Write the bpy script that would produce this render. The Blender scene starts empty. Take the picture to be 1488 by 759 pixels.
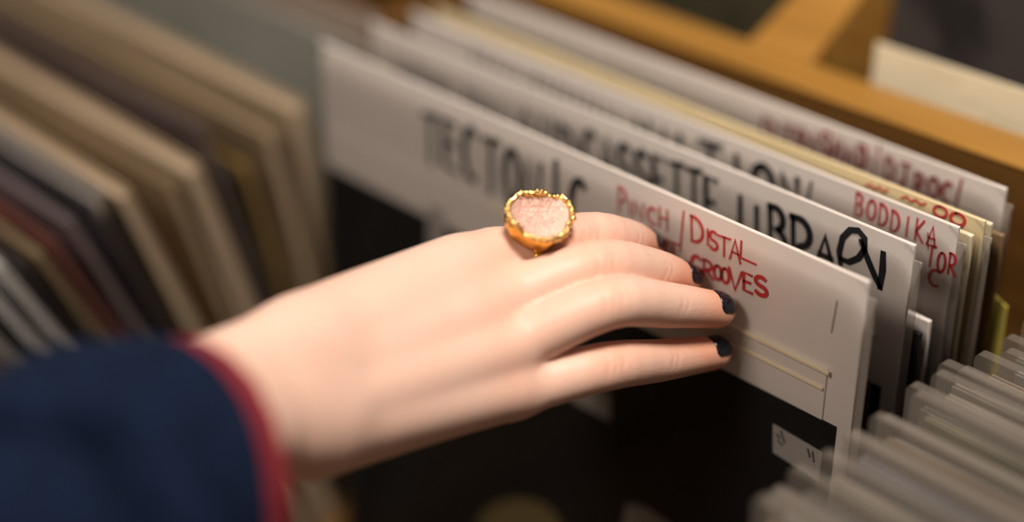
import bpy, bmesh, math, random
import numpy as np
from mathutils import Vector, Matrix

random.seed(7)
C = bpy.context.scene
COL = C.collection

# ------------------------------------------------------------------ camera, light, exposure
FPX, CX, CY = 2385.0, 744.0, 379.5
_p = math.atan2(1300, 2385)
_X = np.array([2514, 1300, -2385.]); _X /= np.linalg.norm(_X)
_Z = np.array([0, -math.cos(_p), -math.sin(_p)])
_Y = np.cross(_Z, _X)
B = np.stack([_X, _Y, _Z])                  # world axes seen in camera axes
ZT = 0.36                                   # top of the divider cards above the bin floor
_R0 = np.array([(1262 - CX) / FPX, (410 - CY) / FPX, 1.]) * 0.569
CAM = -(B @ _R0) + np.array([0, 0, ZT])

cam = bpy.data.cameras.new('camera')
co = bpy.data.objects.new('camera', cam); COL.objects.link(co)
cam.sensor_width = 36; cam.lens = FPX / 1488 * 36
cam.clip_start = 0.01
M = Matrix.Identity(4)
for i in range(3):
    M[i][0], M[i][1], M[i][2], M[i][3] = B[i, 0], -B[i, 1], -B[i, 2], CAM[i]
co.matrix_world = M
cam.dof.use_dof = True
cam.dof.focus_distance = 0.603
cam.dof.aperture_fstop = 1.6
C.camera = co

C.view_settings.view_transform = 'Standard'
C.view_settings.look = 'None'
C.view_settings.exposure = 0.0
C.view_settings.gamma = 1.0
C.view_settings.use_curve_mapping = False

w = bpy.data.worlds.new('shop_light'); C.world = w; w.use_nodes = True
w.node_tree.nodes['Background'].inputs[0].default_value = (1.0, 0.84, 0.70, 1)
w.node_tree.nodes['Background'].inputs[1].default_value = 0.10

def area(name, loc, target, size, power, col):
    l = bpy.data.lights.new(name, 'AREA'); l.shape = 'DISK'; l.size = size; l.energy = power; l.color = col
    o = bpy.data.objects.new(name, l); COL.objects.link(o)
    o.location = loc
    o.rotation_euler = (Vector(target) - Vector(loc)).to_track_quat('-Z', 'Y').to_euler()
    return o
area('ceiling_and_fill_lamp', (0.34, -0.34, 1.85), (-0.08, -0.05, 0.33), 0.38, 35, (1.0, 0.89, 0.78))
area('ceiling_and_fill_lamp', (-0.20, -1.45, 1.65), (-0.15, 0.0, 0.33), 0.5, 12, (1.0, 0.87, 0.75))  # added fill lamp, brightens the card faces from the front


def ray(x, y):
    return B @ np.array([(x - CX) / FPX, (y - CY) / FPX, 1.])
def at(x, y, d):                            # the point seen at photo pixel (x, y), d metres along the view axis
    return CAM + d * ray(x, y)
def on_y(x, y, yy):                         # ... where that sight line meets the plane Y = yy
    r = ray(x, y); return CAM + (yy - CAM[1]) / r[1] * r
VIEW = B[:, 2].copy()                       # view axis in world coordinates

# ------------------------------------------------------------------ materials
def mat(name, col, rough=0.6, var=0.0, scale=30, metal=0.0, spec=0.5, bump=0.0, bscale=300, **kw):
    m = bpy.data.materials.new(name); m.use_nodes = True
    nt = m.node_tree; b = nt.nodes['Principled BSDF']
    b.inputs['Base Color'].default_value = (*col, 1)
    b.inputs['Roughness'].default_value = rough
    b.inputs['Metallic'].default_value = metal
    b.inputs['Specular IOR Level'].default_value = spec
    for k, v in kw.items():
        b.inputs[k.replace('_', ' ')].default_value = v
    tc = nt.nodes.new('ShaderNodeTexCoord')
    if var:
        n = nt.nodes.new('ShaderNodeTexNoise'); n.inputs['Scale'].default_value = scale; n.inputs['Detail'].default_value = 4
        nt.links.new(tc.outputs['Object'], n.inputs['Vector'])
        r = nt.nodes.new('ShaderNodeValToRGB')
        r.color_ramp.elements[0].position = 0.3; r.color_ramp.elements[1].position = 0.7
        r.color_ramp.elements[0].color = (*[c * (1 - var) for c in col], 1)
        r.color_ramp.elements[1].color = (*[min(1, c * (1 + var)) for c in col], 1)
        nt.links.new(n.outputs['Fac'], r.inputs[0]); nt.links.new(r.outputs[0], b.inputs['Base Color'])
    if bump:
        n2 = nt.nodes.new('ShaderNodeTexNoise'); n2.inputs['Scale'].default_value = bscale; n2.inputs['Detail'].default_value = 3
        nt.links.new(tc.outputs['Object'], n2.inputs['Vector'])
        bp = nt.nodes.new('ShaderNodeBump'); bp.inputs['Strength'].default_value = bump; bp.inputs['Distance'].default_value = 0.001
        nt.links.new(n2.outputs['Fac'], bp.inputs['Height']); nt.links.new(bp.outputs[0], b.inputs['Normal'])
    return m

def wood_mat(name, c1, c2, rough=0.42):
    m = bpy.data.materials.new(name); m.use_nodes = True
    nt = m.node_tree; b = nt.nodes['Principled BSDF']; b.inputs['Roughness'].default_value = rough
    tc = nt.nodes.new('ShaderNodeTexCoord'); mp = nt.nodes.new('ShaderNodeMapping')
    mp.inputs['Scale'].default_value = (6, 90, 90)
    n = nt.nodes.new('ShaderNodeTexNoise'); n.inputs['Scale'].default_value = 1.0; n.inputs['Detail'].default_value = 6; n.inputs['Distortion'].default_value = 0.6
    r = nt.nodes.new('ShaderNodeValToRGB')
    r.color_ramp.elements[0].position = 0.32; r.color_ramp.elements[1].position = 0.68
    r.color_ramp.elements[0].color = (*c1, 1); r.color_ramp.elements[1].color = (*c2, 1)
    nt.links.new(tc.outputs['Object'], mp.inputs[0]); nt.links.new(mp.outputs[0], n.inputs['Vector'])
    nt.links.new(n.outputs['Fac'], r.inputs[0]); nt.links.new(r.outputs[0], b.inputs['Base Color'])
    return m

def film_mat(name):
    m = bpy.data.materials.new(name); m.use_nodes = True
    nt = m.node_tree; nt.nodes.clear()
    out = nt.nodes.new('ShaderNodeOutputMaterial'); t = nt.nodes.new('ShaderNodeBsdfTransparent'); g = nt.nodes.new('ShaderNodeBsdfGlossy')
    t.inputs[0].default_value = (.985, .98, .975, 1); g.inputs['Roughness'].default_value = 0.12
    lw = nt.nodes.new('ShaderNodeFresnel'); lw.inputs['IOR'].default_value = 1.18
    mx = nt.nodes.new('ShaderNodeMixShader')
    nt.links.new(lw.outputs[0], mx.inputs[0]); nt.links.new(t.outputs[0], mx.inputs[1]); nt.links.new(g.outputs[0], mx.inputs[2]); nt.links.new(mx.outputs[0], out.inputs[0])
    return m
def plastic_mat(name, clear, tint, rough=0.2):
    m = bpy.data.materials.new(name); m.use_nodes = True
    nt = m.node_tree; nt.nodes.clear()
    out = nt.nodes.new('ShaderNodeOutputMaterial')
    t = nt.nodes.new('ShaderNodeBsdfTransparent')
    p = nt.nodes.new('ShaderNodeBsdfPrincipled')
    p.inputs['Base Color'].default_value = (*tint, 1); p.inputs['Roughness'].default_value = rough
    p.inputs['Specular IOR Level'].default_value = 0.8
    lw = nt.nodes.new('ShaderNodeLayerWeight'); lw.inputs['Blend'].default_value = 0.35
    mr = nt.nodes.new('ShaderNodeMapRange')
    mr.inputs['To Min'].default_value = 1 - clear; mr.inputs['To Max'].default_value = min(1, 1 - clear + 0.12)
    mx = nt.nodes.new('ShaderNodeMixShader')
    nt.links.new(lw.outputs['Facing'], mr.inputs['Value'])
    nt.links.new(mr.outputs[0], mx.inputs[0]); nt.links.new(t.outputs[0], mx.inputs[1]); nt.links.new(p.outputs[0], mx.inputs[2])
    nt.links.new(mx.outputs[0], out.inputs[0])
    return m

WOOD = wood_mat('oiled_oak', (0.27, 0.125, 0.020), (0.40, 0.20, 0.040))
WOOD_DARK = wood_mat('dark_wood', (0.10, 0.045, 0.009), (0.16, 0.072, 0.016))  # on the rail this darker tone stands in for shade
WHITE = mat('white_card', (0.74, 0.68, 0.64), 0.45, 0.03, 12)
CREAM = mat('cream_card', (0.80, 0.70, 0.50), 0.6, 0.05, 25)
YELLOWED = mat('yellowed_card', (0.74, 0.62, 0.38), 0.55, 0.05, 20)
BLACK = mat('black_card', (0.010, 0.010, 0.011), 0.55, 0, spec=0.25)
INK = mat('black_marker', (0.012, 0.014, 0.018), 0.5)
REDINK = mat('red_marker', (0.50, 0.030, 0.035), 0.5)
MAROON = mat('maroon_marker', (0.28, 0.022, 0.035), 0.5)
GREYINK = mat('grey_print', (0.30, 0.26, 0.20), 0.6)
LABELM = mat('label_paper', (0.40, 0.37, 0.35), 0.6, 0.04, 60)
CLEAR = film_mat('clear_film')
MILKY = plastic_mat('milky_film', 0.80, (0.32, 0.28, 0.24), 0.25)
SEAM = plastic_mat('welded_film', 0.70, (0.66, 0.60, 0.55), 0.25)
PAPER = mat('inner_paper', (0.34, 0.26, 0.18), 0.8, 0.06, 40)

# ------------------------------------------------------------------ object helpers
def link(name, bm, m, parent=None, smooth=False):
    me = bpy.data.meshes.new(name)
    bmesh.ops.recalc_face_normals(bm, faces=bm.faces)
    bm.to_mesh(me); bm.free()
    if m: me.materials.append(m)
    if smooth:
        me.polygons.foreach_set('use_smooth', [True] * len(me.polygons))
    o = bpy.data.objects.new(name, me); COL.objects.link(o)
    if parent: o.parent = parent
    return o
def tag(o, label=None, cat=None, group=None, kind=None):
    if label: o['label'] = label
    if cat: o['category'] = cat
    if group: o['group'] = group
    if kind: o['kind'] = kind
    return o
def empty(name, loc, label, cat, group=None, rx=0.0):
    o = bpy.data.objects.new(name, None); COL.objects.link(o)
    o.location = loc; o.rotation_euler = (rx, 0, 0); o.empty_display_size = 0.02
    return tag(o, label, cat, group)
def box(bm, x0, x1, y0, y1, z0, z1, bev=0.0):
    r = bmesh.ops.create_cube(bm, size=1)
    vs = r['verts']
    bmesh.ops.scale(bm, vec=(x1 - x0, y1 - y0, z1 - z0), verts=vs)
    bmesh.ops.translate(bm, vec=((x0 + x1) / 2, (y0 + y1) / 2, (z0 + z1) / 2), verts=vs)
    if bev:
        es = list({e for v in vs for e in v.link_edges})
        bmesh.ops.bevel(bm, geom=es, offset=bev, segments=2, affect='EDGES', profile=0.5)
def boxbm(*a, **k):
    bm = bmesh.new(); box(bm, *a, **k); return bm
def prism(pts, x0, x1):                      # (y, z) outline pushed out along X
    bm = bmesh.new()
    a = [bm.verts.new((x0, y, z)) for y, z in pts]; b = [bm.verts.new((x1, y, z)) for y, z in pts]
    bm.faces.new(a); bm.faces.new(b)
    n = len(pts)
    for i in range(n): bm.faces.new((a[i], a[(i + 1) % n], b[(i + 1) % n], b[i]))
    return bm
def panel(bm, pts, y0, y1):                  # (x, z) outline with thickness along Y
    a = [bm.verts.new((x, y0, z)) for x, z in pts]; b = [bm.verts.new((x, y1, z)) for x, z in pts]
    bm.faces.new(a); bm.faces.new(b)
    n = len(pts)
    for i in range(n): bm.faces.new((a[i], a[(i + 1) % n], b[(i + 1) % n], b[i]))

# ------------------------------------------------------------------ the bin
record_bin = empty('record_bin', (0, 0, 0), 'wooden record bin with orange rail behind the white divider cards', 'record bin')
link('bottom_board', boxbm(-0.80, 0.45, -0.36, 0.50, -0.018, 0.0), WOOD_DARK, record_bin)
link('rail', boxbm(-0.80, 0.45, 0.1220, 0.1490, 0.0, 0.3580), WOOD_DARK, record_bin)  # shade of the rail's front face put into a darker wood colour
link('rail_lit_top', boxbm(-0.80, 0.45, 0.1215, 0.1492, 0.3580, 0.3597, bev=0.0006), WOOD, record_bin)  # added strip: the rail's lit top, kept lighter by colour
link('front_board', boxbm(-0.80, 0.45, -0.378, -0.36, -0.018, 0.17, bev=0.002), WOOD, record_bin)
link('back_board', boxbm(-0.80, 0.45, 0.50, 0.518, -0.018, 0.40, bev=0.002), WOOD_DARK, record_bin)
def partition(x0, x1, ytop):
    return prism([(-0.36, 0.0), (-0.36, 0.05), (ytop - 0.03, 0.05), (ytop, 0.09), (ytop + 0.035, 0.357), (0.1215, 0.357), (0.1215, 0.0)], x0, x1)
link('partition', partition(-0.3325, -0.3205, 0.015), WOOD_DARK, record_bin)
link('partition', prism([(-0.36, 0.0), (-0.36, 0.10), (0.06, 0.20), (0.1215, 0.22), (0.1215, 0.0)], 0.0105, 0.0165), WOOD_DARK, record_bin)
# sloping partition of the row behind
bm = bmesh.new()
sec = [(0.1492, 0.30, -0.179, -0.142), (0.1492, 0.3590, -0.179, -0.142), (0.180, 0.377, -0.172, -0.150), (0.26, 0.424, -0.172, -0.150), (0.50, 0.44, -0.172, -0.150), (0.50, 0.30, -0.172, -0.150)]
L = [bm.verts.new((a, y, z)) for y, z, a, b in sec]; R = [bm.verts.new((b, y, z)) for y, z, a, b in sec]
bm.faces.new(L); bm.faces.new(R)
for i in range(6): bm.faces.new((L[i], L[(i + 1) % 6], R[(i + 1) % 6], R[i]))
link('partition', bm, WOOD, record_bin)

# ------------------------------------------------------------------ handwriting: letters as strokes
def arc(cx, cy, rx, ry, a0, a1, n=10):
    return [(cx + rx * math.cos(math.radians(a0 + (a1 - a0) * i / n)), cy + ry * math.sin(math.radians(a0 + (a1 - a0) * i / n))) for i in range(n + 1)]
GL = {
 'A': [[(0, 0), (.48, 1), (.95, -.02)], [(.2, .38), (.8, .36)]],
 'B': [[(.08, 0), (.05, 1)], [(.0, .97)] + arc(.3, .76, .42, .23, 80, -85) + arc(.35, .26, .5, .27, 80, -100)],
 'C': [arc(.55, .5, .5, .5, 55, 300)],
 'D': [[(.1, 0), (.08, 1)], [(.0, 1)] + arc(.2, .5, .75, .5, 85, -95)],
 'E': [[(.85, .97), (.08, 1), (.08, .02), (.9, 0)], [(.1, .52), (.7, .53)]],
 'F': [[(.9, 1), (.08, .96), (.06, 0)], [(.1, .5), (.7, .55)]],
 'G': [arc(.5, .52, .48, .48, 50, 330), [(.95, .35), (.5, .4)]],
 'H': [[(.05, 0), (.08, 1)], [(.9, 0), (.88, 1)], [(.05, .5), (.9, .54)]],
 'I': [[(.5, 0), (.5, 1)]],
 'J': [[(.1, 1), (1, 1)], [(.62, 1), (.6, .2)] + arc(.35, .2, .25, .2, 0, -160)],
 'K': [[(.1, 0), (.1, 1)], [(.85, 1), (.12, .45), (.95, 0)]],
 'L': [[(.15, 1), (.1, .03), (.95, .0)]],
 'M': [[(0, 0), (.12, 1), (.5, .3), (.85, 1), (1, 0)]],
 'N': [[(.05, 0), (.1, 1), (.85, .0), (.9, 1)]],
 'O': [arc(.5, .5, .48, .5, 100, 470, 16)],
 'P': [[(.1, -.05), (.08, 1)], [(.02, .97)] + arc(.3, .7, .55, .28, 80, -100)],
 'R': [[(.1, 0), (.08, 1)], [(.0, .97)] + arc(.3, .72, .5, .27, 80, -100) + [(.95, 0)]],
 'S': [arc(.5, .75, .42, .25, 40, 260) + arc(.48, .25, .45, .25, 80, -150)],
 'T': [[(0, .97), (1, 1.02)], [(.5, 1), (.48, 0)]],
 'U': [[(.05, 1), (.08, .3)] + arc(.48, .3, .4, .3, 180, 360) + [(.9, 1)]],
 'V': [[(0, 1), (.45, 0), (.95, 1)]],
 'Y': [[(0, 1), (.45, .45), (.9, 1)], [(.45, .45), (.4, -.1)]],
 '/': [[(.35, -.25), (.65, 1.2)]],
 '~': [[(0, .5), (.2, .8), (.4, .35), (.6, .75), (.8, .3), (1, .6)]],
 'm': [[(0, .1), (.05, .95), (.3, .2), (.5, .9), (.7, .15), (.95, .85), (1, .1)]],
 'y': [arc(.35, .55, .45, .45, 60, 420, 14) + [(.75, .3), (.95, -.6)], [(.95, -.6), (1.15, .75)]],
}
def stroke(bm, pts, y, w, t=0.00015):
    P = [np.array(p) for p in pts]
    Q = [P[0]]
    for p in P[1:]:
        if np.linalg.norm(p - Q[-1]) > 1e-6: Q.append(p)
    n = len(Q)
    if n < 2: return
    rows = []
    for i, p in enumerate(Q):
        d = Q[min(i + 1, n - 1)] - Q[max(i - 1, 0)]; d = d / (np.linalg.norm(d) + 1e-9)
        nn = np.array([-d[1], d[0]]) * w * 0.5
        if i == 0: p = p - d * w * .3
        if i == n - 1: p = p + d * w * .3
        k = 0.75 if i in (0, n - 1) else 1.0
        l, r = p + nn * k, p - nn * k
        rows.append([bm.verts.new((l[0], y - t, l[1])), bm.verts.new((r[0], y - t, r[1])), bm.verts.new((r[0], y, r[1])), bm.verts.new((l[0], y, l[1]))])
    for a, b in zip(rows, rows[1:]):
        for k in range(4): bm.faces.new((a[k], a[(k + 1) % 4], b[(k + 1) % 4], b[k]))
    bm.faces.new(rows[0]); bm.faces.new(rows[-1])
def letter(bm, ch, org, ax, up, y, w):
    """org = lower left (x, z); ax, up = the letter box's width and height vectors on the card"""
    for s in GL[ch]:
        stroke(bm, [(org[0] + ax[0] * u + up[0] * v, org[1] + ax[1] * u + up[1] * v) for u, v in s], y, w)
def write(bm, text, p0, p1, h, yy, w, gap=0.28, origin=(0, 0), slant=0.0, jit=0.09):
    """write along the card from pixel p0 (baseline start) to p1 (baseline end); h = letter height in metres"""
    a = on_y(*p0, yy); b = on_y(*p1, yy)
    a = np.array([a[0], a[2]]) - origin; b = np.array([b[0], b[2]]) - origin
    u = (b - a) / (len(text) - gap)
    for i, ch in enumerate(text):
        if ch == ' ': continue
        org = a + u * i + np.array([0, random.uniform(-jit, jit) * h])
        hh = h * random.uniform(1 - jit, 1 + jit)
        if ch == 'I': letter(bm, ch, org, u * (1 - gap), (slant * hh, hh), -0.0002, w)
        else: letter(bm, ch, org, u * (1 - gap), (slant * hh, hh), -0.0002, w)

def letter_px(bm, ch, x0, x1, yt, yb, yy, org, w, sl=.42):
    a = on_y(x0, yb, yy); b = on_y(x1, yb + (x1 - x0) * sl, yy); c = on_y(x0, yt, yy)
    letter(bm, ch, np.array([a[0] - org[0], a[2]]), (b[0] - a[0], b[2] - a[2]), (c[0] - a[0], c[2] - a[2]), -0.0002, w)
def line_px(bm, text, xa, xb, ta, tb, ba, bb, yy, org, w, gap=.24):
    step = (xb - xa) / (len(text) - gap)
    for i, ch in enumerate(text):
        f = i / max(1, len(text) - 1)
        if ch != ' ': letter_px(bm, ch, xa + i * step, xa + (i + 1 - gap) * step, ta + (tb - ta) * f + random.uniform(-2, 2), ba + (bb - ba) * f + random.uniform(-2, 2), yy, org, w)
# ------------------------------------------------------------------ white divider cards
CT = 0.0017
def sleeve_shell(bm, x0, x1, z0, z1, y0, y1, rc=0.012):
    """clear sleeve: a flat bag, corners rounded at the top, front and back film"""
    pts = [(x0, z0), (x1, z0)]
    pts += [(x1 - rc + rc * math.cos(a), z1 - rc + rc * math.sin(a)) for a in np.linspace(0, math.pi / 2, 6)]
    pts += [(x0 + rc + rc * math.cos(a), z1 - rc + rc * math.sin(a)) for a in np.linspace(math.pi / 2, math.pi, 6)]
    panel(bm, pts, y0, y1)
def divider(label, px, yy, xr, ztop=ZT, card=WHITE, width=0.315, band=0.0415, back=0.0635, lower=BLACK, plastic=0.004, wcut=0.006):
    d = empty('divider_card', (xr, yy, 0.0), label, 'divider card', 'white divider cards in the middle bin')
    bm = bmesh.new()
    box(bm, -width, 0, 0, CT, 0.0, ztop, bev=0.0004)
    link('card', bm, card, d)
    bm = bmesh.new(); box(bm, -width - 0.0006, -wcut, -0.0008, 0.0, 0.004, ztop - back, bev=0.0003)
    link('lower_panel', bm, lower, d)
    bm = bmesh.new(); box(bm, -width + 0.0005, -0.0125, -0.0009, 0.0002, ztop - back - 0.0, ztop - band, bev=0.0003)
    link('folded_flap', bm, card, d)
    bm = bmesh.new()
    box(bm, -width * .62, -0.011, -0.0022, -0.0008, ztop - band - 0.0014, ztop - band, bev=0.0002)
    box(bm, -width * .60, -0.013, -0.0020, -0.0008, ztop - band - 0.0088, ztop - band - 0.0078, bev=0.0002)
    link('fold_ridge', bm, CREAM, d)
    bm = bmesh.new(); sleeve_shell(bm, -width - 0.002, plastic, 0.004, ztop + 0.0008, -0.0026, CT + 0.0022)
    cs = link('clear_sleeve', bm, CLEAR, d)
    link('weld_seam', boxbm(0.0003, plastic - 0.0004, 0.0004, 0.0012, 0.006, ztop - 0.006, bev=0.0002), SEAM, cs)
    return d
def ink(d, name, m, lines, yy, xr):
    bm = bmesh.new()
    for (text, p0, p1, h, w) in lines: write(bm, text, p0, p1, h, yy, w, origin=np.array([xr, 0.0]))
    return link(name, bm, m, d)

D1 = divider('nearest white divider card with TECTONIC in black and DISTAL GROOVES in red, touched by fingertips', None, 0.0, 0.0)
ink(D1, 'black_writing', INK, [('TECTONIC', (618, 230), (852, 338), 0.0250, 0.0036)], 0.0, 0.0)
bm = bmesh.new(); o1 = np.zeros(2)
for ch, x0, x1, yt_, yb_, w_ in [('P', 899, 912, 270, 306, .0010), ('I', 912, 920, 290, 310, .0010), ('N', 921, 937, 291, 314, .0010), ('C', 941, 956, 299, 322, .0010), ('H', 958, 972, 300, 330, .0010), ('/', 983, 1000, 311, 352, .0011),
        ('D', 1004, 1023, 313, 349, .0013), ('I', 1024, 1034, 331, 354, .0012), ('S', 1031, 1044, 334, 360, .0012), ('T', 1044, 1062, 341, 369, .0012), ('A', 1061, 1077, 345, 376, .0012), ('L', 1074, 1100, 349, 374, .0012),
        ('U', 934, 950, 340, 358, .0012), ('N', 951, 964, 345, 364, .0011), ('I', 963, 972, 347, 369, .0011), ('T', 970, 989, 349, 375, .0011),
        ('G', 1005, 1021, 369, 395, .0017), ('R', 1022, 1038, 376, 400, .0014), ('O', 1038, 1049, 384, 404, .0014), ('O', 1049, 1060, 388, 409, .0014), ('V', 1060, 1079, 389, 418, .0016), ('E', 1080, 1095, 395, 421, .0016), ('S', 1097, 1116, 399, 425, .0018)]:
    letter_px(bm, ch, x0, x1, yt_, yb_, 0.0, o1, w_)
link('red_writing', bm, REDINK, D1)
bm = bmesh.new(); stroke(bm, [(-0.0118, 0.3475), (-0.0128, 0.334)], -0.0002, 0.0006); link('pen_mark', bm, GREYINK, D1)
# labels and prints on the black panel
def patch(parent, name, pix, m, y=-0.0008, t=0.0004):
    P = [on_y(*q, y) for q in pix]
    bm = bmesh.new(); panel(bm, [(p[0], p[2]) for p in P], y - t, y)
    return link(name, bm, m, parent)
lb = patch(D1, 'price_sticker', [(1124, 616), (1196, 658), (1190, 700), (1124, 657)], LABELM)
bm = bmesh.new()
for (a, b) in [((1131, 630), (1135, 636)), ((1137, 626), (1142, 642)), ((1133, 640), (1139, 646)), ((1176, 652), (1179, 663)), ((1183, 656), (1185, 670))]:
    A, Bp = on_y(*a, -0.0004), on_y(*b, -0.0004); stroke(bm, [(A[0], A[2]), (Bp[0], Bp[2])], -0.0012, 0.0010)
link('printed_marks', bm, INK, lb)
patch(D1, 'printed_strip', [(623, 295), (647, 306), (647, 372), (623, 365)], LABELM)
patch(D1, 'printed_corner', [(820, 545), (888, 572), (887, 612), (835, 583)], LABELM)
patch(D1, 'printed_disc', [(755 + 62 * math.cos(a), 775 + 50 * math.sin(a)) for a in np.linspace(0, 2 * math.pi, 25)[:-1]], mat('olive_print', (0.16, 0.12, 0.05), 0.7))
patch(D1, 'printed_wedge', [(903, 775), (912, 733), (940, 738), (1005, 785)], LABELM)

D2 = divider('second white divider card, CASSETTE LIBRARY written along it in thick black marker', None, 0.0342, -0.0049)
bm = bmesh.new()
y2 = 0.0342; o2 = np.array([-0.0049, 0])
for ch, x0, x1, yt, yb in [('L', 1074, 1090, 285, 346), ('I', 1092, 1108, 298, 362), ('B', 1118, 1146, 297, 366), ('R', 1150, 1184, 312, 386), ('A', 1186, 1214, 338, 384)]:
    letter_px(bm, ch, x0, x1, yt, yb, y2, o2, .0031)
def px(pts): return [(on_y(a, b, y2)[0] - o2[0], on_y(a, b, y2)[2]) for a, b in pts]
stroke(bm, px([(1222 + 0, 386), (1220, 366), (1225, 345), (1236, 334), (1248, 335), (1257, 346), (1257, 362), (1248, 375), (1234, 381), (1222, 376)]), -.0002, .0027)
stroke(bm, px([(1252, 350), (1262, 378), (1272, 402), (1279, 417)]), -.0002, .0027)
stroke(bm, px([(1284, 368), (1283, 392), (1279, 418)]), -.0002, .0030)
line_px(bm, 'CASSETTE', 848, 1044, 186, 254, 246, 330, y2, o2, .0031)
line_px(bm, 'AND', 752, 836, 152, 182, 205, 245, y2, o2, .0031)
line_px(bm, 'mm', 678, 738, 124, 145, 170, 195, y2, o2, .0031)
line_px(bm, 'mmm', 578, 656, 82, 105, 125, 160, y2, o2, .0031)
link('black_writing', bm, INK, D2)

D3 = divider('third white divider card, BODDIKA written in red near its right corner', None, 0.0579, -0.0022)
bm = bmesh.new(); y3 = 0.0579; o3 = np.array([-0.0022, 0])
line_px(bm, 'mm', 688, 768, 68, 92, 115, 140, y3, o3, .0038)
line_px(bm, 'mmm', 778, 898, 106, 150, 150, 195, y3, o3, .0038)
line_px(bm, 'NAL', 922, 1008, 168, 194, 220, 250, y3, o3, .0038)
line_px(bm, 'TION', 1018, 1162, 203, 252, 255, 300, y3, o3, .0038)
letter_px(bm, '/', 1168, 1186, 264, 284, y3, o3, .0017)
link('black_writing', bm, INK, D3)
bm = bmesh.new()
for text, p0, p1, h in [('BODDIKA', (1242, 312), (1360, 358), .0088), ('TOR', (1346, 384), (1388, 402), .0082), ('C', (1348, 413), (1366, 420), .0064)]:
    write(bm, text, p0, p1, h, y3, 0.0011, origin=o3)
a = on_y(1349, 338, y3); b = on_y(1349, 362, y3); stroke(bm, [(a[0] - o3[0], a[2]), (b[0] - o3[0], b[2])], -0.0002, 0.0006)
link('red_writing', bm, REDINK, D3)

D4 = divider('yellow-edged divider card with red scribbles, behind the BODDIKA card', None, 0.0693, 0.0016, card=YELLOWED)
ink(D4, 'red_writing', REDINK, [('O', (1380, 322), (1402, 330), .0048, .0013), ('O', (1356, 311), (1376, 318), .0040, .0012), ('~', (1258, 276), (1290, 284), .0035, .0010), ('~', (1310, 292), (1345, 302), .0035, .0010)], 0.0693, 0.0016)
D5 = divider('rearmost white divider card, red RASHAD / DJ ROC, against the wooden rail', None, 0.0989, -0.0082)
ink(D5, 'red_writing', MAROON, [('DJ', (1108, 196), (1152, 212), .0088, .0021), ('RASHAD', (1158, 214), (1258, 250), .0100, .0021), ('/', (1262, 252), (1280, 258), .0105, .0013),
    ('DJ', (1284, 258), (1320, 272), .0100, .0017), ('ROC', (1328, 276), (1382, 296), .0095, .0018), ('/', (1382, 297), (1398, 303), .0115, .0016)], 0.0989, -0.0082)
# plain sleeves filed between the dividers
def plain(label, yy, xr, ztop, col):
    d = empty('record_sleeve', (xr, yy, 0.0), label, 'record', 'records filed between the white dividers')
    link('cover', boxbm(-0.313, 0, 0, 0.0022, 0.004, ztop, bev=0.0005), col, d)
    bm = bmesh.new(); sleeve_shell(bm, -0.316, 0.004, 0.004, ztop + 0.001, -0.0014, 0.0036, rc=0.010)
    link('clear_sleeve', bm, CLEAR, d)
plain('black record sleeve showing only its dark edge right behind the CASSETTE LIBRARY card', 0.0395, -0.001, 0.322, BLACK)
plain('low white record sleeve just in front of the BODDIKA card', 0.0500, -0.004, 0.322, WHITE)
plain('cream record sleeve squeezed between the BODDIKA card and the yellow-edged card', 0.0635, 0.0005, 0.3555, CREAM)
plain('cream record sleeve just behind the yellow-edged card', 0.0760, 0.0005, 0.356, CREAM)
plain('brown record sleeve in front of the rearmost white card', 0.0870, 0.000, 0.347, mat('brown_cover', (0.30, 0.20, 0.10), 0.6, 0.2, 15))

# ------------------------------------------------------------------ records of the left compartment, tipped towards the customer
def record(name, label, group, xr, ytop, ybot, size, t, cover, inner=PAPER, plastic=None, z0=0.002, cat='record', right=True):
    lean = math.asin(max(-1, min(1, (ybot - ytop) / size)))
    d = empty(name, (xr, ybot, z0), label, cat, group, rx=lean)
    s = -1 if right else 1
    xa, xb = sorted((0, s * size))
    bm = bmesh.new()
    box(bm, xa, xb, 0, 0.0009, 0, size, bev=0.0003)
    box(bm, xa, xb, t - 0.0009, t, 0, size, bev=0.0003)
    xs0, xs1 = sorted((s * size, s * (size - 0.0015)))
    box(bm, xs0, xs1, 0.0008, t - 0.0008, 0, size)
    link('cover', bm, cover, d)
    ins = s * 0.0015
    xi0, xi1 = sorted((ins, s * (size - 0.006)))
    link('inner_sleeve', boxbm(xi0, xi1, 0.0011, t - 0.0011, 0.003, size - 0.0035), inner, d)
    if plastic:
        bm = bmesh.new()
        x0, x1 = sorted((-s * 0.006, s * (size + 0.003)))
        sleeve_shell(bm, x0, x1, 0.0, size + 0.008, -0.0007, t + 0.0007, rc=0.0025)
        link('clear_sleeve', bm, plastic, d)
    return d
def cov(name, c, v=0.25, sc=14, r=0.55): return mat(name, c, r, v, sc)
TAN = cov('tan_cover', (0.30, 0.215, 0.13), .12)
BUFF = cov('buff_cover', (0.44, 0.33, 0.21), .10)
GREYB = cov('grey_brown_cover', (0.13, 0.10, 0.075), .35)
TEAL = cov('grey_teal_cover', (0.28, 0.28, 0.25), .15)
ROSE = cov('dusty_rose_cover', (0.34, 0.26, 0.21), .2)
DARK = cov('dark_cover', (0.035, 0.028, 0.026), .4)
STEEL = cov('steel_blue_cover', (0.33, 0.34, 0.37), .15)
OCHRE = cov('ochre_cover', (0.34, 0.22, 0.07), .3)
REDC = cov('red_cover', (0.17, 0.055, 0.045), .4)
GREY = cov('pale_grey_cover', (0.42, 0.39, 0.36), .12)
PLUM = cov('purple_brown_cover', (0.145, .105, .10), .25)
PLUM2 = cov('mauve_grey_cover', (0.20, .16, .17), .25)
SILVER = cov('silver_cover', (0.80, .80, .82), .1)
LG = 'records leaning in the left compartment'
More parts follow.
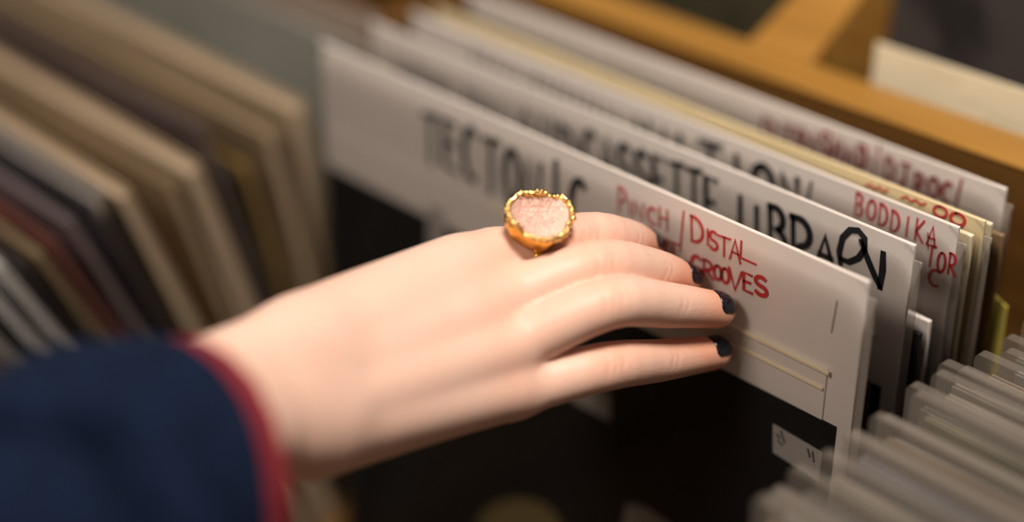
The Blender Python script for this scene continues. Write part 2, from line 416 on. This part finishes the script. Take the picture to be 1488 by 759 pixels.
left = [
 # label, ytop, ybot, size, thickness, cover, plastic, xr
 ('dusty rose record cover at the very back of the left compartment', 0.072, 0.084, .338, .003, ROSE, None, -.338),
 ('tall grey-teal record cover standing behind the tan records', 0.040, 0.066, .338, .003, TEAL, None, -.338),
 ('thick tan record sleeve with bright top edge in front of the grey-teal cover', -0.006, 0.045, .322, .010, BUFF, None, -.336),
 ('tan record sleeve right beside the white divider cards, slightly lower than its neighbour', -0.020, 0.037, .314, .006, TAN, None, -.337),
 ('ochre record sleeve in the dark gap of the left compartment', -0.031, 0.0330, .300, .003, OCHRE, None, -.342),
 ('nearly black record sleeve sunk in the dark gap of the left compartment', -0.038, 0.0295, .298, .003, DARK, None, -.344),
 ('purple-brown record cover facing the camera in front of the dark gap', -0.043, 0.0255, .324, .003, PLUM, None, -.350),
 ('buff record sleeve, broad worn edge, in front of the purple-brown cover', -0.068, 0.0170, .316, .009, BUFF, None, -.335),
 ('tan record sleeve pressed against the broad buff one', -0.078, 0.0120, .314, .004, TAN, None, -.334),
 ('cream-topped record sleeve with a long bright side edge', -0.104, 0.0060, .322, .007, BUFF, None, -.335),
 ('steel blue record cover with pale blue top edge', -0.116, 0.0010, .324, .005, STEEL, CLEAR, -.336),
 ('mauve-grey record cover facing the camera at far left', -0.128, -0.0030, .320, .003, PLUM2, None, -.338),
 ('dark red record sleeve with scuffed corner at far left', -0.138, -0.0065, .316, .003, REDC, None, -.337),
 ('thin tan record sleeve beside the dark red one', -0.146, -0.0100, .315, .003, TAN, None, -.336),
 ('nearly black record sleeve towards the navy coat sleeve', -0.154, -0.0135, .315, .003, DARK, None, -.336),
 ('pale record in shiny plastic sleeve, rearmost of the shiny ones at lower left', -0.164, -0.0175, .318, .003, SILVER, MILKY, -.338),
 ('second pale record in shiny plastic sleeve, right above the navy coat sleeve', -0.174, -0.0230, .316, .003, SILVER, MILKY, -.338),
 ('steel blue record in shiny plastic sleeve, nearest of the shiny ones at lower left', -0.186, -0.0285, .316, .003, STEEL, MILKY, -.338),
]
pt = pb = 1.0; ps = 0.0
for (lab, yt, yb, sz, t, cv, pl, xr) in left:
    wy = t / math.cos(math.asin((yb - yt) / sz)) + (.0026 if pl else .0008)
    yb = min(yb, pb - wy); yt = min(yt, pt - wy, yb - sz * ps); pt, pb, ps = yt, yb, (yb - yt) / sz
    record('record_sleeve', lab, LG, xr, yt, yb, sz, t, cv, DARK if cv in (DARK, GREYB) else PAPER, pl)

# ------------------------------------------------------------------ records in milky sleeves, right compartment
RG = 'plastic sleeved records in the right compartment'
COLS = [('charcoal', (0.15, .135, .125)), ('beige', (.32, .28, .23)), ('slate', (.20, .19, .20)), ('brown', (.24, .18, .13)), ('pale grey', (.30, .28, .26)), ('olive', (.23, .21, .15))]
RM = [cov(n.replace(' ', '_') + '_cover', c, .3) for n, c in COLS]
right = [(0.086, 'cream record with yellowish top, farthest back in the right compartment', CREAM)]
place = ['just before the cream record', 'two before the cream record', 'three before the cream record', 'level with the rearmost white divider', 'just before the rearmost white divider', 'level with the yellow-edged divider', 'level with the BODDIKA card',
         'just before the BODDIKA card', 'level with the CASSETTE LIBRARY card', 'just before the CASSETTE LIBRARY card', 'beside the right corner of the TECTONIC card', 'just in front of the TECTONIC card corner', 'beside the price sticker', 'a little before the price sticker',
         'fourth from the bottom right corner', 'third from the bottom right corner', 'second from the bottom right corner', 'nearest at the bottom right corner']
for i, pl in enumerate(place):
    n, _ = COLS[(i * 5 + i // 6) % 6]
    right.append((0.077 - i * .0097, f'{n} record in milky plastic sleeve, right compartment, {pl}', RM[(i * 5 + i // 6) % 6]))
for i, (y, lab, cv) in enumerate(right):
    sz = 0.313 + random.uniform(-.006, .003)
    record('record_sleeve', lab, RG, 0.024 + random.uniform(-.003, .006), y + random.uniform(-.002, .002), y + 0.013, sz, 0.003, cv, PAPER if i == 0 else cv, MILKY if i else None, right=False)

# ------------------------------------------------------------------ the row behind
BG = 'records in the row behind the rail'
def backrec(lab, x0, x1, y, z1, m, lean=-0.12):
    d = empty('record_sleeve', (0, y, 0.002), lab, 'record', BG, rx=lean)
    link('cover', boxbm(x0, x1, 0, 0.005, 0, z1, bev=0.0005), m, d)
def blotch_mat():
    m = bpy.data.materials.new('charcoal_blotched_cover'); m.use_nodes = True
    nt = m.node_tree; b = nt.nodes['Principled BSDF']; b.inputs['Roughness'].default_value = 0.7
    tc = nt.nodes.new('ShaderNodeTexCoord'); v = nt.nodes.new('ShaderNodeTexNoise'); v.inputs['Scale'].default_value = 20; v.inputs['Detail'].default_value = 2
    r = nt.nodes.new('ShaderNodeValToRGB'); r.color_ramp.elements[0].position = .40; r.color_ramp.elements[1].position = .50
    r.color_ramp.elements[0].color = (.006, .004, .004, 1); r.color_ramp.elements[1].color = (.036, .027, .025, 1)
    nt.links.new(tc.outputs['Object'], v.inputs['Vector']); nt.links.new(v.outputs[0], r.inputs[0]); nt.links.new(r.outputs[0], b.inputs['Base Color'])
    return m
backrec('charcoal record cover with dark blotches behind the wooden rail', -0.138, 0.215, 0.166, 0.440, blotch_mat(), -0.10)
backrec('dark olive record cover left of the sloping wooden partition', -0.47, -0.182, 0.178, 0.400, cov('dark_olive_cover', (.035, .03, .014), .5, 30), -0.12)
backrec('dark teal record cover behind the olive one, by the sloping partition', -0.465, -0.180, 0.215, 0.440, cov('dark_teal_cover', (.02, .03, .032), .4, 20), -0.12)
# paper card standing behind the rail
pc = empty('paper_card', (-0.118, 0.158, 0.19), 'cream paper card with faint print standing behind the wooden rail', 'card', rx=-0.03)
link('sheet', boxbm(0, 0.16, 0, 0.0012, -0.185, 0.1825, bev=0.0003), CREAM, pc)
bm = bmesh.new()
for (x0, z0, n) in [(0.028, 0.176, 8), (0.048, 0.170, 4), (0.060, 0.166, 9)]:
    for k in range(n):
        stroke(bm, [(x0 + k * .0022, z0), (x0 + k * .0022 + .0012, z0 + .0016 * (1 if k % 2 else .4))], 0.0, 0.0006)
link('faint_print', bm, mat('faint_print', (.50, .42, .27), .8), pc)
yt = empty('yellow_tag', (0.0, 0.0945, 0.0), 'small yellow-green paper tag poking out beside the rearmost divider', 'tag')
bm = bmesh.new(); panel(bm, [(-.04, .15), (.004, .15), (.0025, .3135), (-.004, .3165), (-.04, .314)], 0.0, 0.001)
link('paper', bm, mat('yellow_paper', (.60, .52, .10), .6, .1, 40), yt)

# ------------------------------------------------------------------ the person's hand
def surface_nets(vol, org, h):
    s = vol < 0
    nx, ny, nz = vol.shape
    cnt = np.zeros((nx - 1, ny - 1, nz - 1), np.int32); acc = np.zeros((nx - 1, ny - 1, nz - 1, 3))
    corners = [(i, j, k) for i in (0, 1) for j in (0, 1) for k in (0, 1)]
    def sl(c): return vol[c[0]:nx - 1 + c[0], c[1]:ny - 1 + c[1], c[2]:nz - 1 + c[2]]
    for a in corners:
        for ax in range(3):
            if a[ax]: continue
            b = list(a); b[ax] = 1; b = tuple(b)
            va, vb = sl(a), sl(b)
            m = (va < 0) != (vb < 0)
            t = np.where(m, va / np.where(m, va - vb, 1), 0)
            cnt += m
            for k in range(3): acc[..., k] += m * (a[k] + (t if k == ax else 0))
    act = cnt > 0
    idx = -np.ones(act.shape, np.int64); idx[act] = np.arange(act.sum())
    ii = np.argwhere(act)
    verts = org + h * (ii + acc[act] / cnt[act][:, None])
    faces = []
    for ax in range(3):
        u, v = [(1, 2), (2, 0), (0, 1)][ax]
        A = [slice(None)] * 3; A[ax] = slice(0, -1); Bs = [slice(None)] * 3; Bs[ax] = slice(1, None)
        ch = s[tuple(A)] != s[tuple(Bs)]
        P = np.argwhere(ch)
        ok = (P[:, u] > 0) & (P[:, v] > 0) & (P[:, u] < vol.shape[u] - 1) & (P[:, v] < vol.shape[v] - 1)
        P = P[ok]
        inside = s[tuple(P.T)]
        def c(du, dv):
            Q = P.copy(); Q[:, u] += du; Q[:, v] += dv; return idx[tuple(Q.T)]
        q = np.stack([c(-1, -1), c(0, -1), c(0, 0), c(-1, 0)], 1)
        q[~inside] = q[~inside][:, ::-1]
        faces.append(q)
    return verts, np.concatenate(faces)

def cone(P, a, b, r1, r2):
    a = np.asarray(a); b = np.asarray(b)
    ba = b - a; l2 = ba @ ba; rr = r1 - r2; a2 = l2 - rr * rr; il2 = 1 / l2
    pa = P - a; y = pa @ ba; z = y - l2
    x = pa * l2 - y[..., None] * ba; x2 = np.einsum('...i,...i', x, x)
    y2 = y * y * l2; z2 = z * z * l2
    k = np.sign(rr) * rr * rr * x2
    d = (np.sqrt(x2 * a2 * il2) + y * rr) * il2 - r1
    m1 = np.sign(z) * a2 * z2 > k; m2 = np.sign(y) * a2 * y2 < k
    d = np.where(m2, np.sqrt(x2 + y2) * il2 - r1, d)
    d = np.where(m1, np.sqrt(x2 + z2) * il2 - r2, d)
    return d
def smin(a, b, k):
    hh = np.clip(0.5 + 0.5 * (b - a) / k, 0, 1)
    return b + (a - b) * hh - k * hh * (1 - hh)
def ball(P, c, r): return np.linalg.norm(P - np.asarray(c), axis=-1) - r

FING = {   # joints as seen in the photo: x, y, depth, radius (mm)
 'index':  [(716, 378, .5960, 11.2), (845, 345, .6030, 9.2), (906, 349, .6170, 8.3), (938, 358, .634, 6.6)],
 'middle': [(728, 438, .5845, 11.4), (866, 387, .5895, 9.3), (948, 394, .608, 8.4), (992, 408, .624, 6.6)],
 'ring':   [(736, 505, .5780, 11.2), (880, 442, .5790, 9.3), (972, 444, .597, 8.4), (1036, 454, .6145, 6.9)],
 'pinky':  [(745, 566, .5800, 10.6), (880, 533, .5870, 8.8), (960, 524, .605, 7.9), (1022, 521, .622, 6.6)],
}
META = {'index': (430, 500, .543, 12.5), 'middle': (420, 550, .534, 13), 'ring': (420, 600, .531, 13), 'pinky': (432, 636, .536, 12.5)}
THUMB = [(440, 540, .548, 14), (570, 470, .592, 12.0), (668, 450, .622, 10.0), (738, 440, .640, 8.0)]
J = {k: [at(*q[:3]) for q in v] for k, v in FING.items()}
R = {k: [q[3] / 1000 for q in v] for k, v in FING.items()}
JT = [at(*q[:3]) for q in THUMB]; RT = [q[3] / 1000 for q in THUMB]
# the fingertips rest on the first card's sleeve
for k in J:
    t = J[k][3]
    lim = -0.0026 - R[k][3] - 0.0002
    t[1] = lim
def chain(pts, rad, sub=4):                   # a smooth curve through the joints
    P0 = [2 * pts[0] - pts[1]] + list(pts) + [2 * pts[-1] - pts[-2]]
    out, ro = [], []
    for i in range(1, len(pts)):
        a, b_, c, d = P0[i - 1:i + 3]
        for t in np.arange(sub) / sub:
            out.append(.5 * (2 * b_ + (c - a) * t + (2 * a - 5 * b_ + 4 * c - d) * t * t + (3 * b_ - a - 3 * c + d) * t ** 3))
            ro.append(rad[i - 1] + (rad[i] - rad[i - 1]) * t)
    return out + [pts[-1]], ro + [rad[-1]]
CH = {k: chain(J[k], [R[k][0] * .93] + R[k][1:]) for k in J}
def hand_sdf(P, fine=True):
    palm = None
    for k, q in META.items():
        d = cone(P, at(*q[:3]), J[k][0], q[3] / 1000, R[k][0])
        palm = d if palm is None else smin(palm, d, 0.010)
    for a, b, r1, r2 in [((440, 600, .552), (700, 480, .600), .013, .010), ((450, 630, .552), (660, 590, .588), .014, .010), ((440, 560, .555), (620, 470, .590), .015, .010)]:
        palm = smin(palm, cone(P, at(*a), at(*b), r1, r2), 0.012)
    # first dorsal muscle, heel of the hand, wrist and forearm
    palm = smin(palm, cone(P, at(500, 470, .556), at(660, 404, .588), .013, .012), 0.012)
    for a, b, r1, r2 in [((285, 574, .508), (440, 506, .541), .0160, .0160), ((322, 622, .504), (450, 608, .536), .0168, .0150), ((150, 676, .476), (290, 600, .506), .018, .015), ((170, 700, .468), (330, 622, .506), .019, .016)]:
        palm = smin(palm, cone(P, at(*a), at(*b), r1, r2), 0.011)
    tot = None
    for k in J:
        f = None
        Q, QR = CH[k]
        for i in range(len(Q) - 1):
            d = cone(P, Q[i], Q[i + 1], QR[i], QR[i + 1])
            f = d if f is None else np.minimum(f, d)
        f = smin(palm, f, 0.0045)
        tot = f if tot is None else smin(tot, f, 0.0008)
    f = None
    for i in range(3):
        d = cone(P, JT[i], JT[i + 1], RT[i], RT[i + 1]); f = d if f is None else smin(f, d, 0.004)
    tot = smin(tot, f, 0.004)
    # tendons of the back of the hand: faint ridges
    for k, q in META.items():
        a = at(*q[:3]) - VIEW * 0.0075; b = J[k][0] - VIEW * 0.0072
        tot = smin(tot, cone(P, a, b, .0040, .0048), 0.006)
    return tot
allp = np.array([p for v in J.values() for p in v] + JT + [at(*q[:3]) for q in META.values()] + [at(140, 660, .466), at(190, 700, .466)])
lo = allp.min(0) - 0.028; hi = allp.max(0) + 0.028
H = 0.0010
n = np.ceil((hi - lo) / H).astype(int)
gx = [lo[i] + H * np.arange(n[i]) for i in range(3)]
vol = np.empty(n)
for i in range(n[0]):                        # slab by slab
    Pg = np.stack(np.meshgrid(gx[0][i:i + 1], gx[1], gx[2], indexing='ij'), -1)
    vol[i] = hand_sdf(Pg)[0]
hv, hf = surface_nets(vol, lo, H)
# smooth the skin, then fold it a little over the finger joints
_ed = np.concatenate([hf[:, [0, 1]], hf[:, [1, 2]], hf[:, [2, 3]], hf[:, [3, 0]]])
for _l in (.5, -.52) * 5:
    _a = np.zeros_like(hv); _n = np.zeros(len(hv))
    np.add.at(_a, _ed[:, 0], hv[_ed[:, 1]]); np.add.at(_n, _ed[:, 0], 1); np.add.at(_a, _ed[:, 1], hv[_ed[:, 0]]); np.add.at(_n, _ed[:, 1], 1)
    hv = hv + _l * (_a / _n[:, None] - hv)
for k in J:
    for jt, amp, cnt in ((1, .00042, 3), (2, .00028, 2)):
        ax = J[k][jt + 1] - J[k][jt - 1]; ax = ax / np.linalg.norm(ax)
        rel = hv - J[k][jt]; al = rel @ ax; pr = rel - al[:, None] * ax
        dn = -VIEW + ax * (VIEW @ ax); dn /= np.linalg.norm(dn)
        side = np.cross(ax, dn)
        wgt = np.exp(-((pr @ side) / (.55 * R[k][jt])) ** 2) * (pr @ dn > 0) * np.exp(-(np.maximum(0, np.linalg.norm(rel, axis=1) - .013) / .002) ** 2)
        off = sum(np.exp(-((al - (q - (cnt - 1) / 2) * .0030 + .0006 * np.sin(700 * (pr @ side))) / .0008) ** 2) for q in range(cnt))
        hv = hv - (amp * wgt * off)[:, None] * dn

person = bpy.data.objects.new('person', None); COL.objects.link(person)
person.location = at(337, 590, .505)
tag(person, 'person in navy coat reaching a right hand with black nails into the record bin', 'person')
PI3 = Matrix.Translation(person.location).inverted()
def to_person(V): return np.asarray(V) - np.array(person.location)
me = bpy.data.meshes.new('body')
me.from_pydata(to_person(hv).tolist(), [], hf.tolist())
me.polygons.foreach_set('use_smooth', [True] * len(me.polygons))
# natural redness of knuckles and fingertips, plus warm finger shade put into the colour
tone = np.zeros(len(hv))
for k in J:
    for j, (a, s) in {1: (.35, .010), 0: (.20, .014), 3: (.6, .012)}.items():
        c = J[k][j] - VIEW * R[k][j] * .6
        tone += a * np.exp(-(np.linalg.norm(hv - c, axis=1) / s) ** 2)
    tone += 0.6 * np.exp(-(np.clip(np.min([np.linalg.norm(hv - (J[k][0] * (1 - t) + J[k][3] * t), axis=1) for t in np.linspace(.45, 1, 8)], axis=0) - .004, 0, 1) / .010) ** 2)
att = me.attributes.new('flush_shade', 'FLOAT', 'POINT'); att.data.foreach_set('value', np.clip(tone, 0, 1))
sm = bpy.data.materials.new('skin'); sm.use_nodes = True
nt = sm.node_tree; b = nt.nodes['Principled BSDF']
b.inputs['Roughness'].default_value = 0.48; b.inputs['Specular IOR Level'].default_value = 0.35
b.inputs['Subsurface Weight'].default_value = 0.35; b.inputs['Subsurface Radius'].default_value = (1, .35, .2); b.inputs['Subsurface Scale'].default_value = 0.004
an = nt.nodes.new('ShaderNodeAttribute'); an.attribute_name = 'flush_shade'
tc = nt.nodes.new('ShaderNodeTexCoord'); ns = nt.nodes.new('ShaderNodeTexNoise'); ns.inputs['Scale'].default_value = 45; ns.inputs['Detail'].default_value = 3
nt.links.new(tc.outputs['Object'], ns.inputs['Vector'])
mth = nt.nodes.new('ShaderNodeMath'); mth.operation = 'MULTIPLY_ADD'; mth.inputs[1].default_value = 0.5; mth.inputs[2].default_value = -0.18
nt.links.new(ns.outputs['Fac'], mth.inputs[0])
ad = nt.nodes.new('ShaderNodeMath'); ad.use_clamp = True; nt.links.new(mth.outputs[0], ad.inputs[0]); nt.links.new(an.outputs['Fac'], ad.inputs[1])
mx = nt.nodes.new('ShaderNodeMix'); mx.data_type = 'RGBA'
mx.inputs[6].default_value = (.78, .53, .43, 1); mx.inputs[7].default_value = (.76, .38, .26, 1)
nt.links.new(ad.outputs[0], mx.inputs[0]); nt.links.new(mx.outputs[2], b.inputs['Base Color'])
n2 = nt.nodes.new('ShaderNodeTexVoronoi'); n2.inputs['Scale'].default_value = 900
nt.links.new(tc.outputs['Object'], n2.inputs['Vector'])
bp = nt.nodes.new('ShaderNodeBump'); bp.inputs['Strength'].default_value = .12; bp.inputs['Distance'].default_value = .0004
nt.links.new(n2.outputs['Distance'], bp.inputs['Height']); nt.links.new(bp.outputs[0], b.inputs['Normal'])
me.materials.append(sm)
body = bpy.data.objects.new('body', me); COL.objects.link(body); body.parent = person

# nails: lacquered plates lying on the fingertips
LACQ = mat('black_nail_lacquer', (.004, .006, .010), .10, spec=.4)
def hit(o, d):                                # distance along d from inside point o to the skin
    t = np.linspace(0, .016, 65)
    v = hand_sdf(o + t[:, None] * d)
    i = np.argmax(v > 0)
    return t[i] - v[i] * .6 if v[i] > 0 else t[-1]
def nail(a, b, r, dors, ln=.0098, half=43, back=.35):
    ax = (b - a) / np.linalg.norm(b - a)
    dors = dors - ax * (dors @ ax); dors /= np.linalg.norm(dors); side = np.cross(ax, dors)
    NU, NV = 9, 8
    top = []
    for j in range(NV + 1):
        v = j / NV; s = -ln * .62 + ln * 1.02 * v
        wk = 1 - .30 * max(0, (.22 - v) / .22) ** 1.5 - .30 * max(0, (v - .72) / .28) ** 2
        row = []
        for i in range(NU + 1):
            th = math.radians((i / NU * 2 - 1) * half * wk)
            o = b + ax * min(s, 0.0010)
            d = dors * math.cos(th) + side * math.sin(th)
            extra = max(0, s - .0010)
            rr = hit(o, d) + .00035 - extra * .35
            row.append(o + ax * extra + d * rr)
        top.append(row)
    bm = bmesh.new()
    T = [[bm.verts.new(tuple(to_person(p))) for p in row] for row in top]
    Bt = [[bm.verts.new(tuple(to_person(p - dors * .0008))) for p in row] for row in top]
    for j in range(NV):
        for i in range(NU):
            bm.faces.new((T[j][i], T[j][i + 1], T[j + 1][i + 1], T[j + 1][i])); bm.faces.new((Bt[j][i], Bt[j + 1][i], Bt[j + 1][i + 1], Bt[j][i + 1]))
    rim = [(0, i) for i in range(NU)] + [(j, NU) for j in range(NV)] + [(NV, i) for i in range(NU, 0, -1)] + [(j, 0) for j in range(NV, 0, -1)]
    for p, q in zip(rim, rim[1:] + rim[:1]):
        bm.faces.new((T[p[0]][p[1]], T[q[0]][q[1]], Bt[q[0]][q[1]], Bt[p[0]][p[1]]))
    link('fingernail', bm, LACQ, person, smooth=True)
UPV = np.array([0, 0, 1.0])
for k in J:
    nail(J[k][2], J[k][3], R[k][3], -VIEW * .55 + UPV * .75 + B[:, 0] * .35)
nail(JT[2], JT[3], RT[3], -B[:, 1])

# coat sleeve and sweater cuff
def tube(path, rads, prof, nth=72, nseg=240, thick=0.003, ref=None):
    """swept sleeve wall; prof(theta, s) scales the radius; open at the cuff end"""
    P = np.array(path); seg = np.r_[0, np.cumsum(np.linalg.norm(np.diff(P, axis=0), axis=1))]
    S = np.linspace(0, seg[-1], nseg)
    def cr(arr):
        arr = np.asarray(arr, float)
        return np.stack([np.interp(S, seg, arr[:, i]) for i in range(arr.shape[1])], 1)
    Q = cr(P); RR = cr(rads)
    for _ in range(6): Q[1:-1] = (Q[:-2] + 2 * Q[1:-1] + Q[2:]) / 4
    bm = bmesh.new(); outer, inner = [], []
    for i, s in enumerate(S):
        t = Q[min(i + 1, nseg - 1)] - Q[max(i - 1, 0)]; t /= np.linalg.norm(t)
        u = B[:, 1] * -1; u = u - t * (u @ t); u /= np.linalg.norm(u); v = np.cross(t, u)
        ro, ri = [], []
        for j in range(nth):
            th = 2 * math.pi * j / nth
            k = prof(th, s)
            ro.append(bm.verts.new(tuple(to_person(Q[i] + u * math.cos(th) * RR[i, 0] * k + v * math.sin(th) * RR[i, 1] * k))))
            kk = k - thick / RR[i, 0]
            ri.append(bm.verts.new(tuple(to_person(Q[i] + u * math.cos(th) * RR[i, 0] * kk + v * math.sin(th) * RR[i, 1] * kk))))
        outer.append(ro); inner.append(ri)
    for i in range(nseg - 1):
        for j in range(nth):
            a = (j + 1) % nth
            bm.faces.new((outer[i][j], outer[i][a], outer[i + 1][a], outer[i + 1][j])); bm.faces.new((inner[i][j], inner[i + 1][j], inner[i + 1][a], inner[i][a]))
    for j in range(nth):
        a = (j + 1) % nth
        bm.faces.new((outer[0][j], inner[0][j], inner[0][a], outer[0][a])); bm.faces.new((outer[-1][j], outer[-1][a], inner[-1][a], inner[-1][j]))
    bm.faces.new(inner[-1])
    return bm
def g(x, c, s): return math.exp(-((x - c) / s) ** 2)
def coat_prof(th, s):
    ph = (th + math.pi) % (2 * math.pi) - math.pi
    k = 1 + .020 * math.sin(3 * th + 40 * s) * min(1, s / .03) + .010 * math.sin(5 * th - 70 * s)
    k += .015 * g(s, .004, .006)                      # stitched edge
    q = max(0, (ph + .87) / .44); c = .041 + .022 * q ** 1.6
    am = 1 if ph < -.50 else max(0, 1 - (ph + .50) / .2)
    k -= .34 * am * g(s, c, .0052)                    # deep crease behind the turned-up cuff
    k += .035 * am * g(s, c - .013, .008) + .02 * am * g(s, c + .014, .010)
    far = min(1, max(0, (s - .046) / .010)) * math.exp(-max(0, s - .07) / .10)
    k += far * (.06 * g(ph, -.18, .14) - .30 * g(ph, -.47, .085))
    return k
NAVY = mat('navy_wool', (.0032, .0085, .026), .9, .3, 120, spec=.12, bump=.4, bscale=900, Sheen_Weight=.03, Sheen_Roughness=.4)
NAVY.node_tree.nodes['Principled BSDF'].inputs['Sheen Tint'].default_value = (.25, .4, .7, 1)
BURG = mat('burgundy_knit', (.20, .008, .016), .8, .2, 200, bump=.4, bscale=700)
SP = [at(235, 738, .480), at(145, 750, .464), at(45, 794, .443), at(-120, 864, .416), at(-320, 950, .386), at(-1000, 1240, .300), at(-2200, 1750, .235)]
link('coat_sleeve', tube(SP, [(.0500, .0485), (.0500, .0485), (.0465, .0455), (.0435, .0425), (.0435, .0435), (.047, .047), (.050, .050)], coat_prof), NAVY, person, smooth=True)
SP2 = [at(270, 717, .4860), at(244, 722, .4805), at(212, 732, .474)]
link('sweater_cuff', tube(SP2, [(.0466, .0458), (.0458, .0450), (.0440, .043)], lambda th, s: 1 + .006 * math.sin(24 * th) - .075 * min(1, max(0, (-((th + math.pi) % (2 * math.pi) - math.pi) - .75) / .8)), thick=.0025, nseg=24), BURG, person, smooth=True)

# ------------------------------------------------------------------ the ring
GOLD = mat('hammered_gold', (.78, .42, .06), .24, .10, 200, metal=1.0, bump=.6, bscale=500)
GOLDRIM = mat('bright_gold_rim', (.95, .66, .25), .22, 0, metal=1.0)
fa, fb = J['index'][0], J['index'][1]
fax = (fb - fa) / np.linalg.norm(fb - fa)
fc = fa + (fb - fa) * .44
up = at(790, 300, .560) - at(776, 345, .580)              # the bowl opens up and towards the viewer
up = -VIEW * .83 - B[:, 1] * .50 + B[:, 0] * .25
up /= np.linalg.norm(up)
e1 = B[:, 0] - up * (B[:, 0] @ up); e1 /= np.linalg.norm(e1); e2 = np.cross(up, e1)
base = at(775, 339, .5915)
ring = empty('finger_ring', tuple(base), 'gold ring with a pale pink geode bowl on the index finger', 'ring')
def to_ring(p): return tuple(np.asarray(p) - base)
def rimr(th):                                             # uneven outline of the rim
    return float(np.interp(th % (2 * math.pi), RIM_A, RIM_R)) * (1 + .02 * math.sin(9 * th) + .018 * math.sin(14 * th + 1))
_rim = []
for dx, dy in [(47, 8), (44, 24), (30, 33), (0, 36), (-25, 36), (-44, 30), (-51, 12), (-47, -4), (-35, -15), (-22, -25), (-5, -33), (15, -35), (31, -27), (43, -10)]:
    v = (B[:, 0] * dx - B[:, 1] * dy) / 4050
    v = v + VIEW * ((v @ up) / -(up @ VIEW))
    _rim.append((math.atan2(v @ e2, v @ e1) % (2 * math.pi), np.linalg.norm(v)))
_rim.sort()
RIM_A = [_rim[-1][0] - 2 * math.pi] + [a for a, r in _rim] + [_rim[0][0] + 2 * math.pi]
RIM_R = [_rim[-1][1]] + [r for a, r in _rim] + [_rim[0][1]]
def rimh(th): return .0108 + .0007 * math.sin(4 * th + .6) + .0006 * math.sin(9 * th)
NT = 72
bm = bmesh.new(); rows = []
prof = [(0.0, -.0034), (.40, -.0031), (.66, -.0010), (.84, .0014), (.94, .0048), (.99, .0080), (1.0, 1)]
inn = [(.90, 1), (.84, .0085), (.70, .0062), (.0, .0058)]
for (kr, kh) in prof + inn:
    row = []
    for j in range(NT):
        th = 2 * math.pi * j / NT; r = rimr(th) * kr; h = rimh(th) if kh == 1 else kh
        rough = 1 + (.02 * math.sin(5 * th + kr * 9) if 0 < kr < 1 else 0)
        row.append(bm.verts.new(to_ring(base + e1 * r * rough * math.cos(th) + e2 * r * rough * math.sin(th) + up * h)))
    rows.append(row)
for a, c in zip(rows, rows[1:]):
    for j in range(NT): bm.faces.new((a[j], a[(j + 1) % NT], c[(j + 1) % NT], c[j]))
bmesh.ops.remove_doubles(bm, verts=bm.verts, dist=1e-6)
link('bowl', bm, GOLD, ring, smooth=True)
# beaded rim
bm = bmesh.new()
loop = []
for j in range(160):
    th = 2 * math.pi * j / 160; r = rimr(th) * .955
    wob = .00035 * math.sin(29 * th) + .0003 * math.sin(47 * th + 2)
    loop.append((base + (e1 * math.cos(th) + e2 * math.sin(th)) * (r + wob) + up * (rimh(th) + .0003 * math.sin(37 * th)), .00100 * (1 + .25 * math.sin(33 * th) + .15 * math.sin(51 * th)), th))
rws = []
for (p, r, th) in loop:
    rad = e1 * math.cos(th) + e2 * math.sin(th)
    rws.append([bm.verts.new(to_ring(p + rad * r * math.cos(q) + up * r * math.sin(q))) for q in np.linspace(0, 2 * math.pi, 9)[:-1]])
for i in range(160):
    a, c = rws[i], rws[(i + 1) % 160]
    for k in range(8): bm.faces.new((a[k], a[(k + 1) % 8], c[(k + 1) % 8], c[k]))
link('rim', bm, GOLDRIM, ring, smooth=True)
# druzy crystal inside
bm = bmesh.new(); rws = []
rng = random.Random(3)
for i in range(13):
    f = i / 12
    rws.append([bm.verts.new(to_ring(base + (e1 * math.cos(2 * math.pi * j / NT) + e2 * math.sin(2 * math.pi * j / NT)) * rimr(2 * math.pi * j / NT) * .87 * f + up * (.0066 + .0034 * f ** 2.5 + rng.uniform(-.0003, .0003) * min(1, i / 4)))) for j in range(NT)])
for a, c in zip(rws, rws[1:]):
    for j in range(NT): bm.faces.new((a[j], a[(j + 1) % NT], c[(j + 1) % NT], c[j]))
bmesh.ops.remove_doubles(bm, verts=bm.verts, dist=.00002)
STONE = mat('pink_druzy', (.78, .50, .42), .35, .12, 260, spec=.6, bump=.8, bscale=900, Subsurface_Weight=.2)
STONE.node_tree.nodes['Principled BSDF'].inputs['Subsurface Scale'].default_value = .002
link('stone', bm, STONE, ring)
# band round the finger
bm = bmesh.new(); rws = []
s1 = np.cross(fax, up); s1 /= np.linalg.norm(s1); s2 = np.cross(s1, fax)
bc = fa + (fb - fa) * .44
for j in range(48):
    th = 2 * math.pi * j / 48; rad = s1 * math.cos(th) + s2 * math.sin(th)
    rr = hit(bc, rad) if math.sin(th) > -2 else .0105
    rr = min(max(rr, .0095), .0112)
    row = []
    for (dx, dr) in [(-.002, .0), (-.0017, .0006), (.0017, .0006), (.002, 0), (.0017, -.0008), (-.0017, -.0008)]:
        row.append(bm.verts.new(to_ring(bc + rad * (rr + dr) + fax * dx)))
    rws.append(row)
for i in range(48):
    a, c = rws[i], rws[(i + 1) % 48]
    for k in range(6): bm.faces.new((a[k], a[(k + 1) % 6], c[(k + 1) % 6], c[k]))
link('band', bm, GOLD, ring, smooth=True)
